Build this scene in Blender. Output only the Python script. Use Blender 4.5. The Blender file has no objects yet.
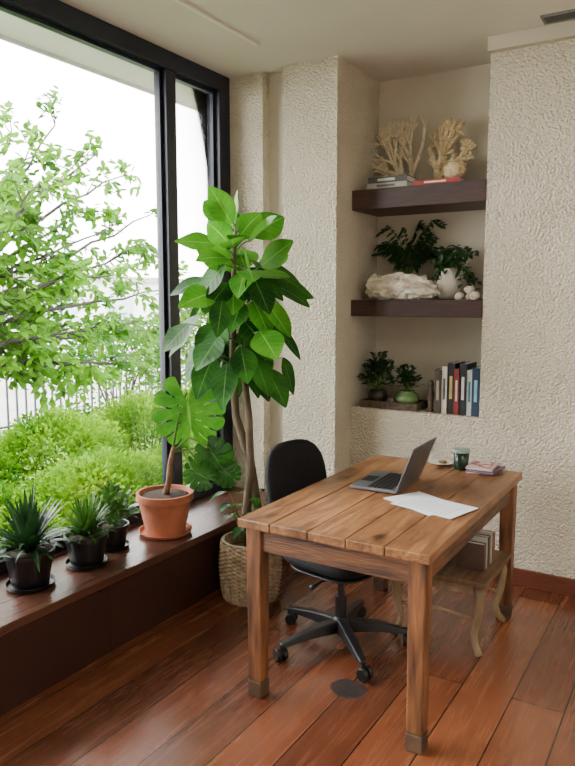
import bpy, bmesh, math, random
from mathutils import Vector, Matrix, noise
R_ = random.Random(7)
SC = bpy.context.scene
COL = SC.collection
PI = math.pi
V = Vector
# ---------------------------------------------------------------- camera
H = 1.63; FPX = 700.0; PITCH = math.radians(6.76); YAW = math.radians(31.2)
cam_d = bpy.data.cameras.new('camera'); cam = bpy.data.objects.new('camera', cam_d); COL.objects.link(cam)
cam.location = (0, 0, H); cam.rotation_euler = (PI/2 - PITCH, 0, YAW)
cam_d.sensor_fit = 'HORIZONTAL'; cam_d.sensor_width = 36; cam_d.lens = 36*FPX/575; cam_d.clip_start = .05
SC.camera = cam
FV = V((-math.sin(YAW), math.cos(YAW), 0)); RV = V((math.cos(YAW), math.sin(YAW), 0))
def ray(u, v):
    a = (u-287.5)/FPX; b = (383-v)/FPX
    return FV*(math.cos(PITCH)+b*math.sin(PITCH)) + RV*a + V((0, 0, b*math.cos(PITCH)-math.sin(PITCH)))
def at_z(u, v, z):
    d = ray(u, v); return V((0, 0, H)) + d*((z-H)/d.z)
def at_y(u, v, y):
    d = ray(u, v); return V((0, 0, H)) + d*(y/d.y)
def at_x(u, v, x):
    d = ray(u, v); return V((0, 0, H)) + d*(x/d.x)
# ---------------------------------------------------------------- materials
def srgb(c):
    out = []
    for k in c[:3]:
        k = k/255.0
        out.append(k/12.92 if k <= .04045 else ((k+.055)/1.055)**2.4)
    return (*out, 1)
def mat(name, c1, c2=None, scale=6, rough=.6, bump=0, bscale=40, metal=0, stretch=(1, 1, 1), transl=0, coat=0, detail=4, lo=.35, hi=.65, spec=.5, bdist=.01, voro=0, vein=None):
    m = bpy.data.materials.new(name); m.use_nodes = True
    nt = m.node_tree; N = nt.nodes; L = nt.links
    p = N['Principled BSDF']; out = N['Material Output']
    p.inputs['Roughness'].default_value = rough; p.inputs['Metallic'].default_value = metal
    p.inputs['Specular IOR Level'].default_value = spec; p.inputs['Coat Weight'].default_value = coat
    p.inputs['Coat Roughness'].default_value = .15
    tc = N.new('ShaderNodeTexCoord'); mp = N.new('ShaderNodeMapping'); mp.inputs['Scale'].default_value = stretch
    L.new(tc.outputs['Object'], mp.inputs['Vector'])
    nz = N.new('ShaderNodeTexNoise'); nz.inputs['Scale'].default_value = scale; nz.inputs['Detail'].default_value = detail
    L.new(mp.outputs['Vector'], nz.inputs['Vector'])
    rp = N.new('ShaderNodeValToRGB'); rp.color_ramp.elements[0].position = lo; rp.color_ramp.elements[1].position = hi
    rp.color_ramp.elements[0].color = srgb(c1); rp.color_ramp.elements[1].color = srgb(c2 or c1)
    L.new(nz.outputs['Fac'], rp.inputs['Fac']); colr = rp.outputs['Color']
    def mth(op, a, b=None, c=None):
        n = N.new('ShaderNodeMath'); n.operation = op
        for i, x in enumerate((a, b, c)):
            if x is None: continue
            if isinstance(x, (int, float)): n.inputs[i].default_value = x
            else: L.new(x, n.inputs[i])
        return n.outputs[0]
    if vein:
        sx = N.new('ShaderNodeSeparateXYZ'); L.new(tc.outputs['UV'], sx.inputs[0])
        ua = mth('ABSOLUTE', mth('SUBTRACT', sx.outputs[0], .5))
        mid = mth('LESS_THAN', ua, .022)
        ph = mth('MULTIPLY', mth('SUBTRACT', mth('MULTIPLY', sx.outputs[1], 7.0), mth('MULTIPLY', ua, 3.0)), 2*PI)
        lat = mth('MULTIPLY', mth('GREATER_THAN', mth('SINE', ph), .95), .28)
        f = mth('MAXIMUM', mid, lat)
        k = N.new('ShaderNodeMix'); k.data_type = 'RGBA'; L.new(f, k.inputs[0]); L.new(colr, k.inputs[6]); k.inputs[7].default_value = srgb(vein); colr = k.outputs[2]
        bb = N.new('ShaderNodeBump'); bb.inputs['Strength'].default_value = .12; bb.inputs['Distance'].default_value = .003; L.new(mth('SINE', ph), bb.inputs['Height']); L.new(bb.outputs['Normal'], p.inputs['Normal'])
    L.new(colr, p.inputs['Base Color'])
    if bump:
        b = N.new('ShaderNodeBump'); b.inputs['Strength'].default_value = bump; b.inputs['Distance'].default_value = bdist
        n2 = N.new('ShaderNodeTexNoise'); n2.inputs['Scale'].default_value = bscale; n2.inputs['Detail'].default_value = 3
        L.new(mp.outputs['Vector'], n2.inputs['Vector'])
        if voro:
            vo = N.new('ShaderNodeTexVoronoi'); vo.inputs['Scale'].default_value = voro; L.new(mp.outputs['Vector'], vo.inputs['Vector'])
            L.new(mth('SUBTRACT', n2.outputs['Fac'], vo.outputs['Distance']), b.inputs['Height'])
        else:
            L.new(n2.outputs['Fac'], b.inputs['Height'])
        L.new(b.outputs['Normal'], p.inputs['Normal'])
    if transl:
        t = N.new('ShaderNodeBsdfTranslucent'); mx = N.new('ShaderNodeMixShader'); mx.inputs[0].default_value = transl
        L.new(colr, t.inputs['Color']); L.new(p.outputs[0], mx.inputs[1]); L.new(t.outputs[0], mx.inputs[2]); L.new(mx.outputs[0], out.inputs['Surface'])
    return m
def plank_mat(name, cols, mortar, rowh, width, rough, rot=True, grain=.5, knot=None, bump=.15, mort=.004, coat=0, stains=0, gx=1.2, rvar=.05, knots=False):
    m = bpy.data.materials.new(name); m.use_nodes = True
    nt = m.node_tree; N = nt.nodes; L = nt.links; p = N['Principled BSDF']
    p.inputs['Coat Weight'].default_value = coat; p.inputs['Coat Roughness'].default_value = .2
    tc = N.new('ShaderNodeTexCoord'); mp = N.new('ShaderNodeMapping')
    if rot: mp.inputs['Rotation'].default_value = (0, 0, PI/2)
    L.new(tc.outputs['Object'], mp.inputs['Vector'])
    br = N.new('ShaderNodeTexBrick'); br.offset = .37; br.inputs['Scale'].default_value = 1
    br.inputs['Brick Width'].default_value = width; br.inputs['Row Height'].default_value = rowh
    br.inputs['Mortar Size'].default_value = mort; br.inputs['Mortar Smooth'].default_value = .3
    br.inputs['Color1'].default_value = (0, 0, 0, 1); br.inputs['Color2'].default_value = (1, 1, 1, 1); br.inputs['Mortar'].default_value = (.5, .5, .5, 1)
    L.new(mp.outputs['Vector'], br.inputs['Vector'])
    rp = N.new('ShaderNodeValToRGB'); cr = rp.color_ramp
    cr.elements[0].position = .25; cr.elements[1].position = .75
    cr.elements[0].color = srgb(cols[0]); cr.elements[1].color = srgb(cols[2]); e = cr.elements.new(.5); e.color = srgb(cols[1])
    m2 = N.new('ShaderNodeMapping'); m2.inputs['Scale'].default_value = (gx, 22, 22)
    L.new(mp.outputs['Vector'], m2.inputs['Vector'])
    ofs = N.new('ShaderNodeVectorMath'); ofs.operation = 'MULTIPLY_ADD'; ofs.inputs[1].default_value = (7, 3, 9); L.new(br.outputs['Color'], ofs.inputs[0]); L.new(m2.outputs['Vector'], ofs.inputs[2])
    nz = N.new('ShaderNodeTexNoise'); nz.inputs['Scale'].default_value = 1.5; nz.inputs['Detail'].default_value = 8; nz.inputs['Distortion'].default_value = .8; nz.inputs['Roughness'].default_value = .62
    L.new(ofs.outputs[0], nz.inputs['Vector'])
    n3 = N.new('ShaderNodeTexNoise'); n3.inputs['Scale'].default_value = 1.7; L.new(mp.outputs['Vector'], n3.inputs['Vector'])
    a1 = N.new('ShaderNodeMix'); a1.data_type = 'FLOAT'; a1.inputs[0].default_value = grain
    L.new(br.outputs['Color'], a1.inputs[2]); L.new(nz.outputs['Fac'], a1.inputs[3])
    a2 = N.new('ShaderNodeMix'); a2.data_type = 'FLOAT'; a2.inputs[0].default_value = .25
    L.new(a1.outputs[0], a2.inputs[2]); L.new(n3.outputs['Fac'], a2.inputs[3])
    L.new(a2.outputs[0], rp.inputs['Fac'])
    mx = N.new('ShaderNodeMix'); mx.data_type = 'RGBA'; L.new(br.outputs['Fac'], mx.inputs[0]); L.new(rp.outputs['Color'], mx.inputs[6]); mx.inputs[7].default_value = srgb(mortar)
    col = mx.outputs[2]
    if stains:
        ns = N.new('ShaderNodeTexNoise'); ns.inputs['Scale'].default_value = 5; ns.inputs['Detail'].default_value = 6; ns.inputs['Roughness'].default_value = .7
        m4 = N.new('ShaderNodeMapping'); m4.inputs['Scale'].default_value = (1, 2.4, 1); L.new(mp.outputs['Vector'], m4.inputs['Vector']); L.new(m4.outputs['Vector'], ns.inputs['Vector'])
        rs = N.new('ShaderNodeValToRGB'); rs.color_ramp.elements[0].position = .5; rs.color_ramp.elements[0].color = (0, 0, 0, 1); rs.color_ramp.elements[1].position = .7; rs.color_ramp.elements[1].color = (stains,)*3+(1,)
        L.new(ns.outputs['Fac'], rs.inputs['Fac'])
        ks = N.new('ShaderNodeMix'); ks.data_type = 'RGBA'; L.new(rs.outputs['Color'], ks.inputs[0]); L.new(col, ks.inputs[6]); ks.inputs[7].default_value = srgb(cols[0])
        col = ks.outputs[2]
    if knots:
        m5 = N.new('ShaderNodeMapping'); m5.inputs['Scale'].default_value = (3.2, 6.5, .01); L.new(mp.outputs['Vector'], m5.inputs['Vector'])
        vo = N.new('ShaderNodeTexVoronoi'); vo.inputs['Scale'].default_value = 1; L.new(m5.outputs['Vector'], vo.inputs['Vector'])
        r6 = N.new('ShaderNodeValToRGB'); r6.color_ramp.elements[0].position = .06; r6.color_ramp.elements[0].color = (.85, .85, .85, 1); r6.color_ramp.elements[1].position = .18; r6.color_ramp.elements[1].color = (0, 0, 0, 1); L.new(vo.outputs['Distance'], r6.inputs['Fac'])
        k6 = N.new('ShaderNodeMix'); k6.data_type = 'RGBA'; L.new(r6.outputs['Color'], k6.inputs[0]); L.new(col, k6.inputs[6]); k6.inputs[7].default_value = srgb((44, 26, 17)); col = k6.outputs[2]
    rr = N.new('ShaderNodeMapRange'); rr.inputs[1].default_value = .3; rr.inputs[2].default_value = .7; rr.inputs[3].default_value = rough-rvar; rr.inputs[4].default_value = rough+rvar; L.new(nz.outputs['Fac'], rr.inputs[0])
    rgh = rr.outputs[0]
    if knot:
        vm = N.new('ShaderNodeVectorMath'); vm.operation = 'DISTANCE'; nd = N.new('ShaderNodeTexNoise'); nd.inputs['Scale'].default_value = 9
        L.new(tc.outputs['Object'], nd.inputs['Vector'])
        vm.inputs[1].default_value = knot; L.new(tc.outputs['Object'], vm.inputs[0])
        ad = N.new('ShaderNodeMath'); ad.operation = 'MULTIPLY_ADD'; ad.inputs[1].default_value = .05; L.new(nd.outputs['Fac'], ad.inputs[0]); L.new(vm.outputs['Value'], ad.inputs[2])
        r2 = N.new('ShaderNodeValToRGB'); r2.color_ramp.elements[0].position = .096; r2.color_ramp.elements[0].color = (1, 1, 1, 1)
        r2.color_ramp.elements[1].position = .104; r2.color_ramp.elements[1].color = (0, 0, 0, 1); L.new(ad.outputs[0], r2.inputs['Fac'])
        n5 = N.new('ShaderNodeTexNoise'); n5.inputs['Scale'].default_value = 24; L.new(tc.outputs['Object'], n5.inputs['Vector'])
        r5 = N.new('ShaderNodeValToRGB'); r5.color_ramp.elements[0].position = .4; r5.color_ramp.elements[0].color = srgb((14, 8, 7)); r5.color_ramp.elements[1].position = .75; r5.color_ramp.elements[1].color = srgb((58, 34, 26)); L.new(n5.outputs['Fac'], r5.inputs['Fac'])
        k = N.new('ShaderNodeMix'); k.data_type = 'RGBA'; L.new(r2.outputs['Color'], k.inputs[0]); L.new(col, k.inputs[6]); L.new(r5.outputs['Color'], k.inputs[7])
        col = k.outputs[2]
        kr = N.new('ShaderNodeMix'); kr.data_type = 'FLOAT'; L.new(r2.outputs['Color'], kr.inputs[0]); L.new(rgh, kr.inputs[2]); kr.inputs[3].default_value = .8; rgh = kr.outputs[0]
        kc = N.new('ShaderNodeMix'); kc.data_type = 'FLOAT'; L.new(r2.outputs['Color'], kc.inputs[0]); kc.inputs[2].default_value = coat; kc.inputs[3].default_value = 0; L.new(kc.outputs[0], p.inputs['Coat Weight'])
    L.new(col, p.inputs['Base Color']); L.new(rgh, p.inputs['Roughness'])
    b = N.new('ShaderNodeBump'); b.inputs['Strength'].default_value = bump; b.inputs['Distance'].default_value = .004
    sb = N.new('ShaderNodeMath'); sb.operation = 'SUBTRACT'; L.new(nz.outputs['Fac'], sb.inputs[0]); L.new(br.outputs['Fac'], sb.inputs[1])
    L.new(sb.outputs[0], b.inputs['Height']); L.new(b.outputs['Normal'], p.inputs['Normal'])
    return m
M = {}
M['floor'] = plank_mat('floor_wood', [(66, 35, 23), (112, 63, 40), (144, 88, 57)], (22, 12, 9), .205, 2.8, .26, knot=(at_z(349, 689, 0).x, at_z(349, 689, 0).y, 0), mort=.003, coat=.4, grain=.58, stains=.4, bump=.06, gx=1.3)
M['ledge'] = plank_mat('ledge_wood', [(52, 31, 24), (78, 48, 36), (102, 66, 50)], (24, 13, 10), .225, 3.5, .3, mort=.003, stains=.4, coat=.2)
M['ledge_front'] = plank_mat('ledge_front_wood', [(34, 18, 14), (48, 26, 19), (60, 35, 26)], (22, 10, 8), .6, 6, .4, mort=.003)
M['stucco'] = mat('stucco_wall', (207, 198, 178), (216, 207, 188), scale=3, rough=.9, bump=1.0, bscale=80, bdist=.012, voro=75, spec=.2)
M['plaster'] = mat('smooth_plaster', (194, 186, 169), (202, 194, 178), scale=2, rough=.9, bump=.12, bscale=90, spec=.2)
M['ceil'] = mat('ceiling_plaster', (208, 201, 191), (215, 208, 199), scale=1.2, rough=.95, bump=.05, bscale=60, spec=.1)
M['soffit'] = mat('wall_band_plaster', (190, 182, 164), (198, 190, 172), scale=2, rough=.95, bump=.2, bscale=80, spec=.1)
M['white_wall'] = mat('white_plaster', (212, 204, 192), (219, 211, 200), scale=2, rough=.9)
M['frame'] = mat('window_frame_metal', (20, 25, 42), (26, 31, 50), rough=.35, scale=4)
M['base'] = mat('baseboard_wood', (86, 44, 31), (110, 60, 43), stretch=(2, 20, 20), rough=.4)
M['shelf'] = mat('shelf_wood', (46, 27, 24), (66, 41, 35), scale=5, stretch=(2, 16, 16), rough=.45, bump=.1)
M['desk_top'] = plank_mat('desk_top_wood', [(72, 45, 29), (142, 98, 62), (196, 148, 100)], (50, 28, 16), 50, 50, .38, grain=.92, bump=.5, mort=0, stains=.75, gx=2.4, knots=True)
M['desk'] = mat('desk_wood', (66, 40, 24), (134, 87, 51), scale=3, stretch=(9, 9, 1.3), rough=.48, bump=.35, bscale=12, detail=10)
M['desk_apron'] = mat('desk_apron_wood', (60, 37, 23), (118, 77, 46), scale=3, stretch=(1.3, 1.3, 14), rough=.48, bump=.35, bscale=12, detail=10)
M['foot'] = mat('worn_foot_wood', (92, 68, 46), (60, 42, 28), scale=20, rough=.7)
M['blackfab'] = mat('black_fabric', (15, 16, 20), (22, 23, 27), scale=60, rough=.85, bump=.2, bscale=300, spec=.3)
M['blackpl'] = mat('black_plastic', (18, 18, 20), (24, 24, 26), rough=.42)
M['chrome'] = mat('gas_lift_metal', (70, 72, 76), rough=.3, metal=.9)
M['palewood'] = mat('pale_bent_wood', (112, 92, 66), (152, 130, 98), scale=6, stretch=(3, 3, 1), rough=.6, bump=.2)
M['stoolwood'] = mat('stool_seat_wood', (88, 66, 44), (120, 94, 66), scale=4, stretch=(10, 1.5, 1), rough=.55)
M['terra'] = mat('terracotta', (164, 96, 68), (186, 116, 86), scale=7, rough=.8, bump=.1)
M['blackpot'] = mat('black_pot', (13, 14, 16), (20, 21, 24), rough=.3)
M['soil'] = mat('soil', (34, 24, 17), (66, 48, 34), scale=40, rough=.95, bump=.6, bscale=60)
M['basket'] = mat('wicker', (142, 124, 100), (186, 168, 140), scale=30, rough=.85, bump=.4, bscale=80)
M['figleaf'] = mat('fig_leaf', (18, 62, 20), (50, 110, 30), scale=4.5, rough=.4, transl=.25, lo=.40, hi=.64, spec=.22, vein=(84, 134, 56))
M['figtop'] = mat('fig_lit_leaf', (60, 134, 28), (102, 170, 46), scale=5, rough=.4, transl=.42, spec=.22, vein=(132, 186, 84))  # lit fig leaves, mostly upper ones: the light is put into a brighter green
M['monstera'] = mat('monstera_leaf', (54, 128, 28), (90, 160, 42), scale=7, rough=.36, transl=.32, spec=.3, vein=(116, 176, 70))
M['monstera2'] = mat('monstera_dark_leaf', (30, 84, 28), (58, 116, 38), scale=7, rough=.34, transl=.25, spec=.3, vein=(80, 130, 56))
M['darkleaf'] = mat('dark_leaf', (20, 46, 24), (44, 78, 40), scale=12, rough=.4, transl=.15)
M['sword'] = mat('sword_leaf', (18, 48, 24), (46, 88, 44), scale=9, rough=.36, transl=.12)
M['midleaf'] = mat('mid_leaf', (42, 88, 26), (80, 128, 44), scale=9, rough=.5, transl=.25)
M['treeleaf'] = mat('tree_leaf', (38, 84, 4), (86, 136, 16), scale=1.3, rough=.6, transl=.45, spec=.2)
M['hedge'] = mat('hedge_leaf', (46, 98, 0), (108, 152, 6), scale=2.5, rough=.6, transl=.45, spec=.15)
M['hedge2'] = mat('shrub_leaf', (34, 82, 10), (78, 124, 26), scale=2.5, rough=.6, transl=.4, spec=.2)
M['bark'] = mat('bark', (74, 62, 48), (120, 106, 86), scale=12, stretch=(1, 1, .3), rough=.85, bump=.5)
M['treebark'] = mat('tree_bark', (24, 21, 17), (42, 37, 30), scale=8, rough=.9)
M['stem'] = mat('green_stem', (66, 104, 38), (92, 132, 54), rough=.5)
M['brownstem'] = mat('brown_stem', (100, 74, 46), (140, 108, 72), scale=25, rough=.8, bump=.5)
M['coral1'] = mat('fan_coral', (204, 190, 160), (222, 210, 182), scale=30, rough=.85, bump=.3)
M['coral2'] = mat('branch_coral', (184, 160, 118), (214, 194, 154), scale=30, rough=.85, bump=1.0, bscale=110)
M['drift'] = mat('driftwood', (180, 168, 146), (236, 230, 216), scale=7, rough=.85, bump=.9, bscale=26, stretch=(1, 3, 3), bdist=.015)
M['whitecer'] = mat('white_ceramic', (212, 206, 194), (224, 218, 208), rough=.6, bump=.4, bscale=30)
M['greencer'] = mat('green_glaze', (92, 122, 72), (118, 148, 92), rough=.2, scale=12)
M['darkcer'] = mat('dark_pot_glaze', (34, 28, 26), (52, 42, 36), rough=.35)
M['tray'] = mat('woven_tray', (62, 50, 42), (104, 88, 72), scale=60, rough=.8, bump=.5, bscale=150)
M['stone'] = mat('pale_stone', (176, 164, 146), (206, 196, 180), scale=14, rough=.8, bump=.4)
M['paper'] = mat('paper', (222, 226, 230), (230, 234, 238), rough=.7)
M['ink'] = mat('grey_ink', (150, 160, 180), rough=.7)
M['silver'] = mat('laptop_grey', (106, 108, 112), (116, 118, 122), rough=.38, metal=.4)
M['lid'] = mat('laptop_lid_grey', (76, 78, 82), (84, 86, 90), rough=.38, metal=.4)
M['keys'] = mat('key_black', (22, 22, 25), rough=.5)
M['screen'] = mat('screen_black', (8, 9, 12), rough=.08)
M['cup'] = mat('dark_green_glass', (14, 40, 32), (20, 52, 42), rough=.15)
M['cuprim'] = mat('cup_lid', (140, 160, 152), rough=.3)
M['conc'] = mat('concrete', (128, 128, 126), (150, 150, 148), scale=1, rough=.9)
M['grass'] = mat('lawn', (48, 84, 6), (92, 122, 24), scale=8, rough=.95)
M['rail'] = mat('railing_metal', (40, 46, 50), (50, 56, 60), rough=.6)
M['eave'] = mat('eave_white', (180, 176, 170), (188, 184, 178), scale=2, rough=.8)
M['farwall'] = mat('far_wall_white', (200, 202, 202), (214, 214, 214), scale=1, rough=.9)
M['vent'] = mat('vent_grey', (96, 96, 96), (110, 110, 110), rough=.5)
M['track'] = mat('track_white', (222, 218, 208), rough=.5)
M['print1'] = mat('printed_cover', (176, 96, 110), (226, 206, 196), scale=22, rough=.4, lo=.48, hi=.52)
def cmat(c, r=.5):
    k = 'cover_%d_%d_%d' % tuple(c)
    if k not in M: M[k] = mat(k, c, tuple(min(255, int(x*1.12)+4) for x in c), scale=15, rough=r)
    return M[k]
g = bpy.data.materials.new('window_glass'); g.use_nodes = True; N = g.node_tree.nodes; L = g.node_tree.links
N.remove(N['Principled BSDF']); tr = N.new('ShaderNodeBsdfTransparent'); gl = N.new('ShaderNodeBsdfGlossy'); gl.inputs['Roughness'].default_value = .02
lw = N.new('ShaderNodeFresnel'); lw.inputs['IOR'].default_value = 1.25; mx = N.new('ShaderNodeMixShader')
L.new(lw.outputs[0], mx.inputs[0]); L.new(tr.outputs[0], mx.inputs[1]); L.new(gl.outputs[0], mx.inputs[2]); L.new(mx.outputs[0], N['Material Output'].inputs['Surface'])
M['glass'] = g
# ---------------------------------------------------------------- mesh builder
class MB:
    def __init__(s):
        s.bm = bmesh.new(); s.uv = None
    def quad(s, vs, uvs=None):
        f = s.bm.faces.new(vs)
        if uvs:
            if s.uv is None: s.uv = s.bm.loops.layers.uv.verify()
            for l, c in zip(f.loops, uvs): l[s.uv].uv = c
        return f
    def box(s, x0, x1, y0, y1, z0, z1, mtx=None):
        vs = [s.bm.verts.new((x, y, z)) for x in (x0, x1) for y in (y0, y1) for z in (z0, z1)]
        if mtx is not None:
            for v in vs: v.co = mtx @ v.co
        for f in ((0, 1, 3, 2), (4, 6, 7, 5), (0, 4, 5, 1), (2, 3, 7, 6), (0, 2, 6, 4), (1, 5, 7, 3)):
            s.bm.faces.new([vs[i] for i in f])
        return s
    def tube(s, pts, radii, seg=8, rough=0):
        pts = [V(p) for p in pts]; n = len(pts)
        if not hasattr(radii, '__len__'): radii = [radii]*n
        rings = []; t0 = (pts[1]-pts[0]).normalized()
        nrm = t0.cross(V((0, 0, 1))); nrm = nrm.normalized() if nrm.length > .01 else V((1, 0, 0))
        for i in range(n):
            t = (pts[min(i+1, n-1)]-pts[max(i-1, 0)]).normalized()
            nrm = (nrm - t*nrm.dot(t)); nrm = nrm.normalized() if nrm.length > 1e-4 else t.orthogonal().normalized()
            bn = t.cross(nrm); ring = []
            for k in range(seg):
                a = 2*PI*k/seg; dv = nrm*math.cos(a)+bn*math.sin(a); r = radii[i]
                if rough:
                    q = pts[i]+dv*r; r *= 1+rough*noise.noise(q*18)
                ring.append(s.bm.verts.new(pts[i]+dv*r))
            rings.append(ring)
        for i in range(n-1):
            for k in range(seg):
                s.bm.faces.new((rings[i][k], rings[i][(k+1) % seg], rings[i+1][(k+1) % seg], rings[i+1][k]))
        s.bm.faces.new(rings[0][::-1]); s.bm.faces.new(rings[-1])
        return s
    def lathe(s, prof, seg=28, c=(0, 0, 0), mod=None, mtx=None):
        rings = []
        for j, (r, z) in enumerate(prof):
            ring = []
            for k in range(seg):
                a = 2*PI*k/seg; rr = r if mod is None else r+mod(j, k)
                p = V((rr*math.cos(a), rr*math.sin(a), z))
                if mtx is not None: p = mtx @ p
                ring.append(s.bm.verts.new(p+V(c)))
            rings.append(ring)
        for i in range(len(prof)-1):
            for k in range(seg):
                s.bm.faces.new((rings[i][k], rings[i][(k+1) % seg], rings[i+1][(k+1) % seg], rings[i+1][k]))
        s.bm.faces.new(rings[0][::-1]); s.bm.faces.new(rings[-1])
        return s
    def leaf(s, base, d, n, Ln, W, droop=.25, fold=.2, segs=5, tipw=1.0, wave=0, uv=False):
        d = V(d).normalized(); n = V(n); n = n-d*n.dot(d)
        if n.length < 1e-3: n = d.orthogonal()
        n.normalize(); sd = d.cross(n); rows = []
        for i in range(segs+1):
            t = i/segs
            w = W/2*math.sin(PI*min(1, (t*.94+.03))**tipw)
            c = V(base)+d*Ln*t*(1-.25*droop*t)-V((0, 0, 1))*droop*Ln*t*t
            wz = wave*math.sin(t*9)*w
            rows.append([s.bm.verts.new(c-sd*w+n*(fold*w+wz)), s.bm.verts.new(c), s.bm.verts.new(c+sd*w+n*(fold*w-wz))])
        for i in range(segs):
            for k in range(2):
                s.quad((rows[i][k], rows[i][k+1], rows[i+1][k+1], rows[i+1][k]), ((k*.5, i/segs), (k*.5+.5, i/segs), (k*.5+.5, (i+1)/segs), (k*.5, (i+1)/segs)) if uv else None)
        return s
    def pad(s, w, h, th, ex=4, curve=0, seg=40, mtx=None):
        rings = []; prof = [(.05, 1), (.5, .98), (.8, .86), (.93, .62), (.99, .3), (1, 0), (.99, -.3), (.93, -.62), (.8, -.86), (.5, -.98), (.05, -1)]
        for sc, dx in prof:
            ring = []
            for k in range(seg):
                a = 2*PI*k/seg; ca, sa = math.cos(a), math.sin(a)
                y = w/2*sc*abs(ca)**(2/ex)*(1 if ca >= 0 else -1); z = h/2*sc*abs(sa)**(2/ex)*(1 if sa >= 0 else -1)
                p = V((dx*th/2+curve*y*y, y, z))
                if mtx is not None: p = mtx @ p
                ring.append(s.bm.verts.new(p))
            rings.append(ring)
        for i in range(len(rings)-1):
            for k in range(seg): s.bm.faces.new((rings[i][k], rings[i][(k+1) % seg], rings[i+1][(k+1) % seg], rings[i+1][k]))
        s.bm.faces.new(rings[0][::-1]); s.bm.faces.new(rings[-1]); return s
    def blob(s, c, r, sub=3, amp=.2, fr=4, flat=1):
        res = bmesh.ops.create_icosphere(s.bm, subdivisions=sub, radius=1)
        for v in res['verts']:
            p = v.co.copy(); k = 1+amp*noise.noise(p*fr*.5+V(c)*7)
            v.co = V((p.x*r[0]*k, p.y*r[1]*k, p.z*r[2]*k*flat))+V(c)
        return s
    def build(s, name, m, parent=None, smooth=False, bevel=0, loc=None, rot=None, world=False, seg=2, remesh=0):
        bmesh.ops.recalc_face_normals(s.bm, faces=s.bm.faces)
        if world and parent is not None:
            s.bm.transform((Matrix.Translation(parent.location) @ Matrix.Rotation(parent.rotation_euler.z, 4, 'Z')).inverted())
        elif world and loc is not None:
            s.bm.transform(Matrix.Translation(-V(loc)))
        me = bpy.data.meshes.new(name); s.bm.to_mesh(me); s.bm.free()
        me.materials.append(m)
        if smooth:
            for p in me.polygons: p.use_smooth = True
        o = bpy.data.objects.new(name, me); COL.objects.link(o)
        if parent is not None: o.parent = parent
        if loc is not None: o.location = loc
        if rot is not None: o.rotation_euler = rot
        if remesh:
            r = o.modifiers.new('remesh', 'REMESH'); r.mode = 'VOXEL'; r.voxel_size = remesh; r.use_smooth_shade = True
        if bevel:
            b = o.modifiers.new('bevel', 'BEVEL'); b.width = bevel; b.segments = seg; b.limit_method = 'ANGLE'
        return o
def thing(name, label, cat, loc=(0, 0, 0), rz=0, group=None):
    o = bpy.data.objects.new(name, None); COL.objects.link(o); o.empty_display_size = .1
    o.location = loc; o.rotation_euler = (0, 0, rz); o['label'] = label; o['category'] = cat
    if group: o['group'] = group
    return o
def tag(o, label, cat, group=None):
    o['label'] = label; o['category'] = cat
    if group: o['group'] = group
    return o
def struct(o): o['kind'] = 'structure'; return o
def dup(root, loc, rz, label=None, scale=(1, 1, 1)):
    r = root.copy(); COL.objects.link(r); r.location = loc; r.rotation_euler = (0, 0, rz); r.scale = scale
    if label: r['label'] = label
    for ch in list(root.children):
        c = ch.copy(); COL.objects.link(c); c.parent = r
        for gch in ch.children:
            d = gch.copy(); COL.objects.link(d); d.parent = c
    return r
# ---------------------------------------------------------------- setting
CZ = 3.04; XW = -2.76; XL = -2.29; ZL = .37; YR = 4.0; YP = 3.79; YN = 4.39; XP0 = -2.33; XP1 = -1.955; XN1 = -1.125
XR = 2.4; YB = -2.0
struct(MB().box(XW-.05, XR, YB, YN+.1, -.1, 0).build('floor', M['floor']))
struct(MB().box(XW-.06, XR+.1, YB, YN+.15, CZ, CZ+.15).build('ceiling', M['ceil']))
struct(MB().box(XN1, XR, YR, YN+.1, 0, CZ).box(XP1, XN1, YR, YN, 0, .95).build('wall_back', M['stucco']))
struct(MB().box(XP1, XN1, YN, YN+.1, 0, CZ).build('wall_niche', M['plaster']))
struct(MB().box(XP0, XP1, YP, YN+.1, 0, CZ).build('wall_pilaster', M['stucco']))
struct(MB().box(-2.49, XP0, YP+.1, YN+.1, 0, CZ).build('wall_recess', M['plaster']))
struct(MB().box(XW-.1, -2.49, YP+.02, YN+.1, 0, CZ).build('wall_corner', M['stucco']))
struct(MB().box(XR, XR+.1, YB, YN+.1, 0, CZ).build('wall_right', M['white_wall']))
struct(MB().box(XW-.1, XR+.1, YB-.1, YB, 0, CZ).build('wall_front', M['white_wall']))
struct(MB().box(XW-.1, XW, YB, YP+.02, -.3, ZL-.002).build('wall_left', M['white_wall']))
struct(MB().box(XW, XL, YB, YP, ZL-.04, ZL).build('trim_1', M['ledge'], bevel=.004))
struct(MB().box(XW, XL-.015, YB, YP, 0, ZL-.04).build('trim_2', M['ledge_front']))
struct(MB().box(XP1, XR, YR-.018, YR, 0, .1).build('baseboard_back', M['base'], bevel=.004))
struct(MB().box(XL-.01, XP1+.018, YP-.018, YP, 0, .1).box(XP1, XP1+.018, YP-.018, YR-.018, 0, .1).build('baseboard_pilaster', M['base'], bevel=.004))
struct(MB().box(XN1-.005, XR, 3.95, YR, 2.965, CZ).build('trim_3', M['soffit'], bevel=.003))
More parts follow.
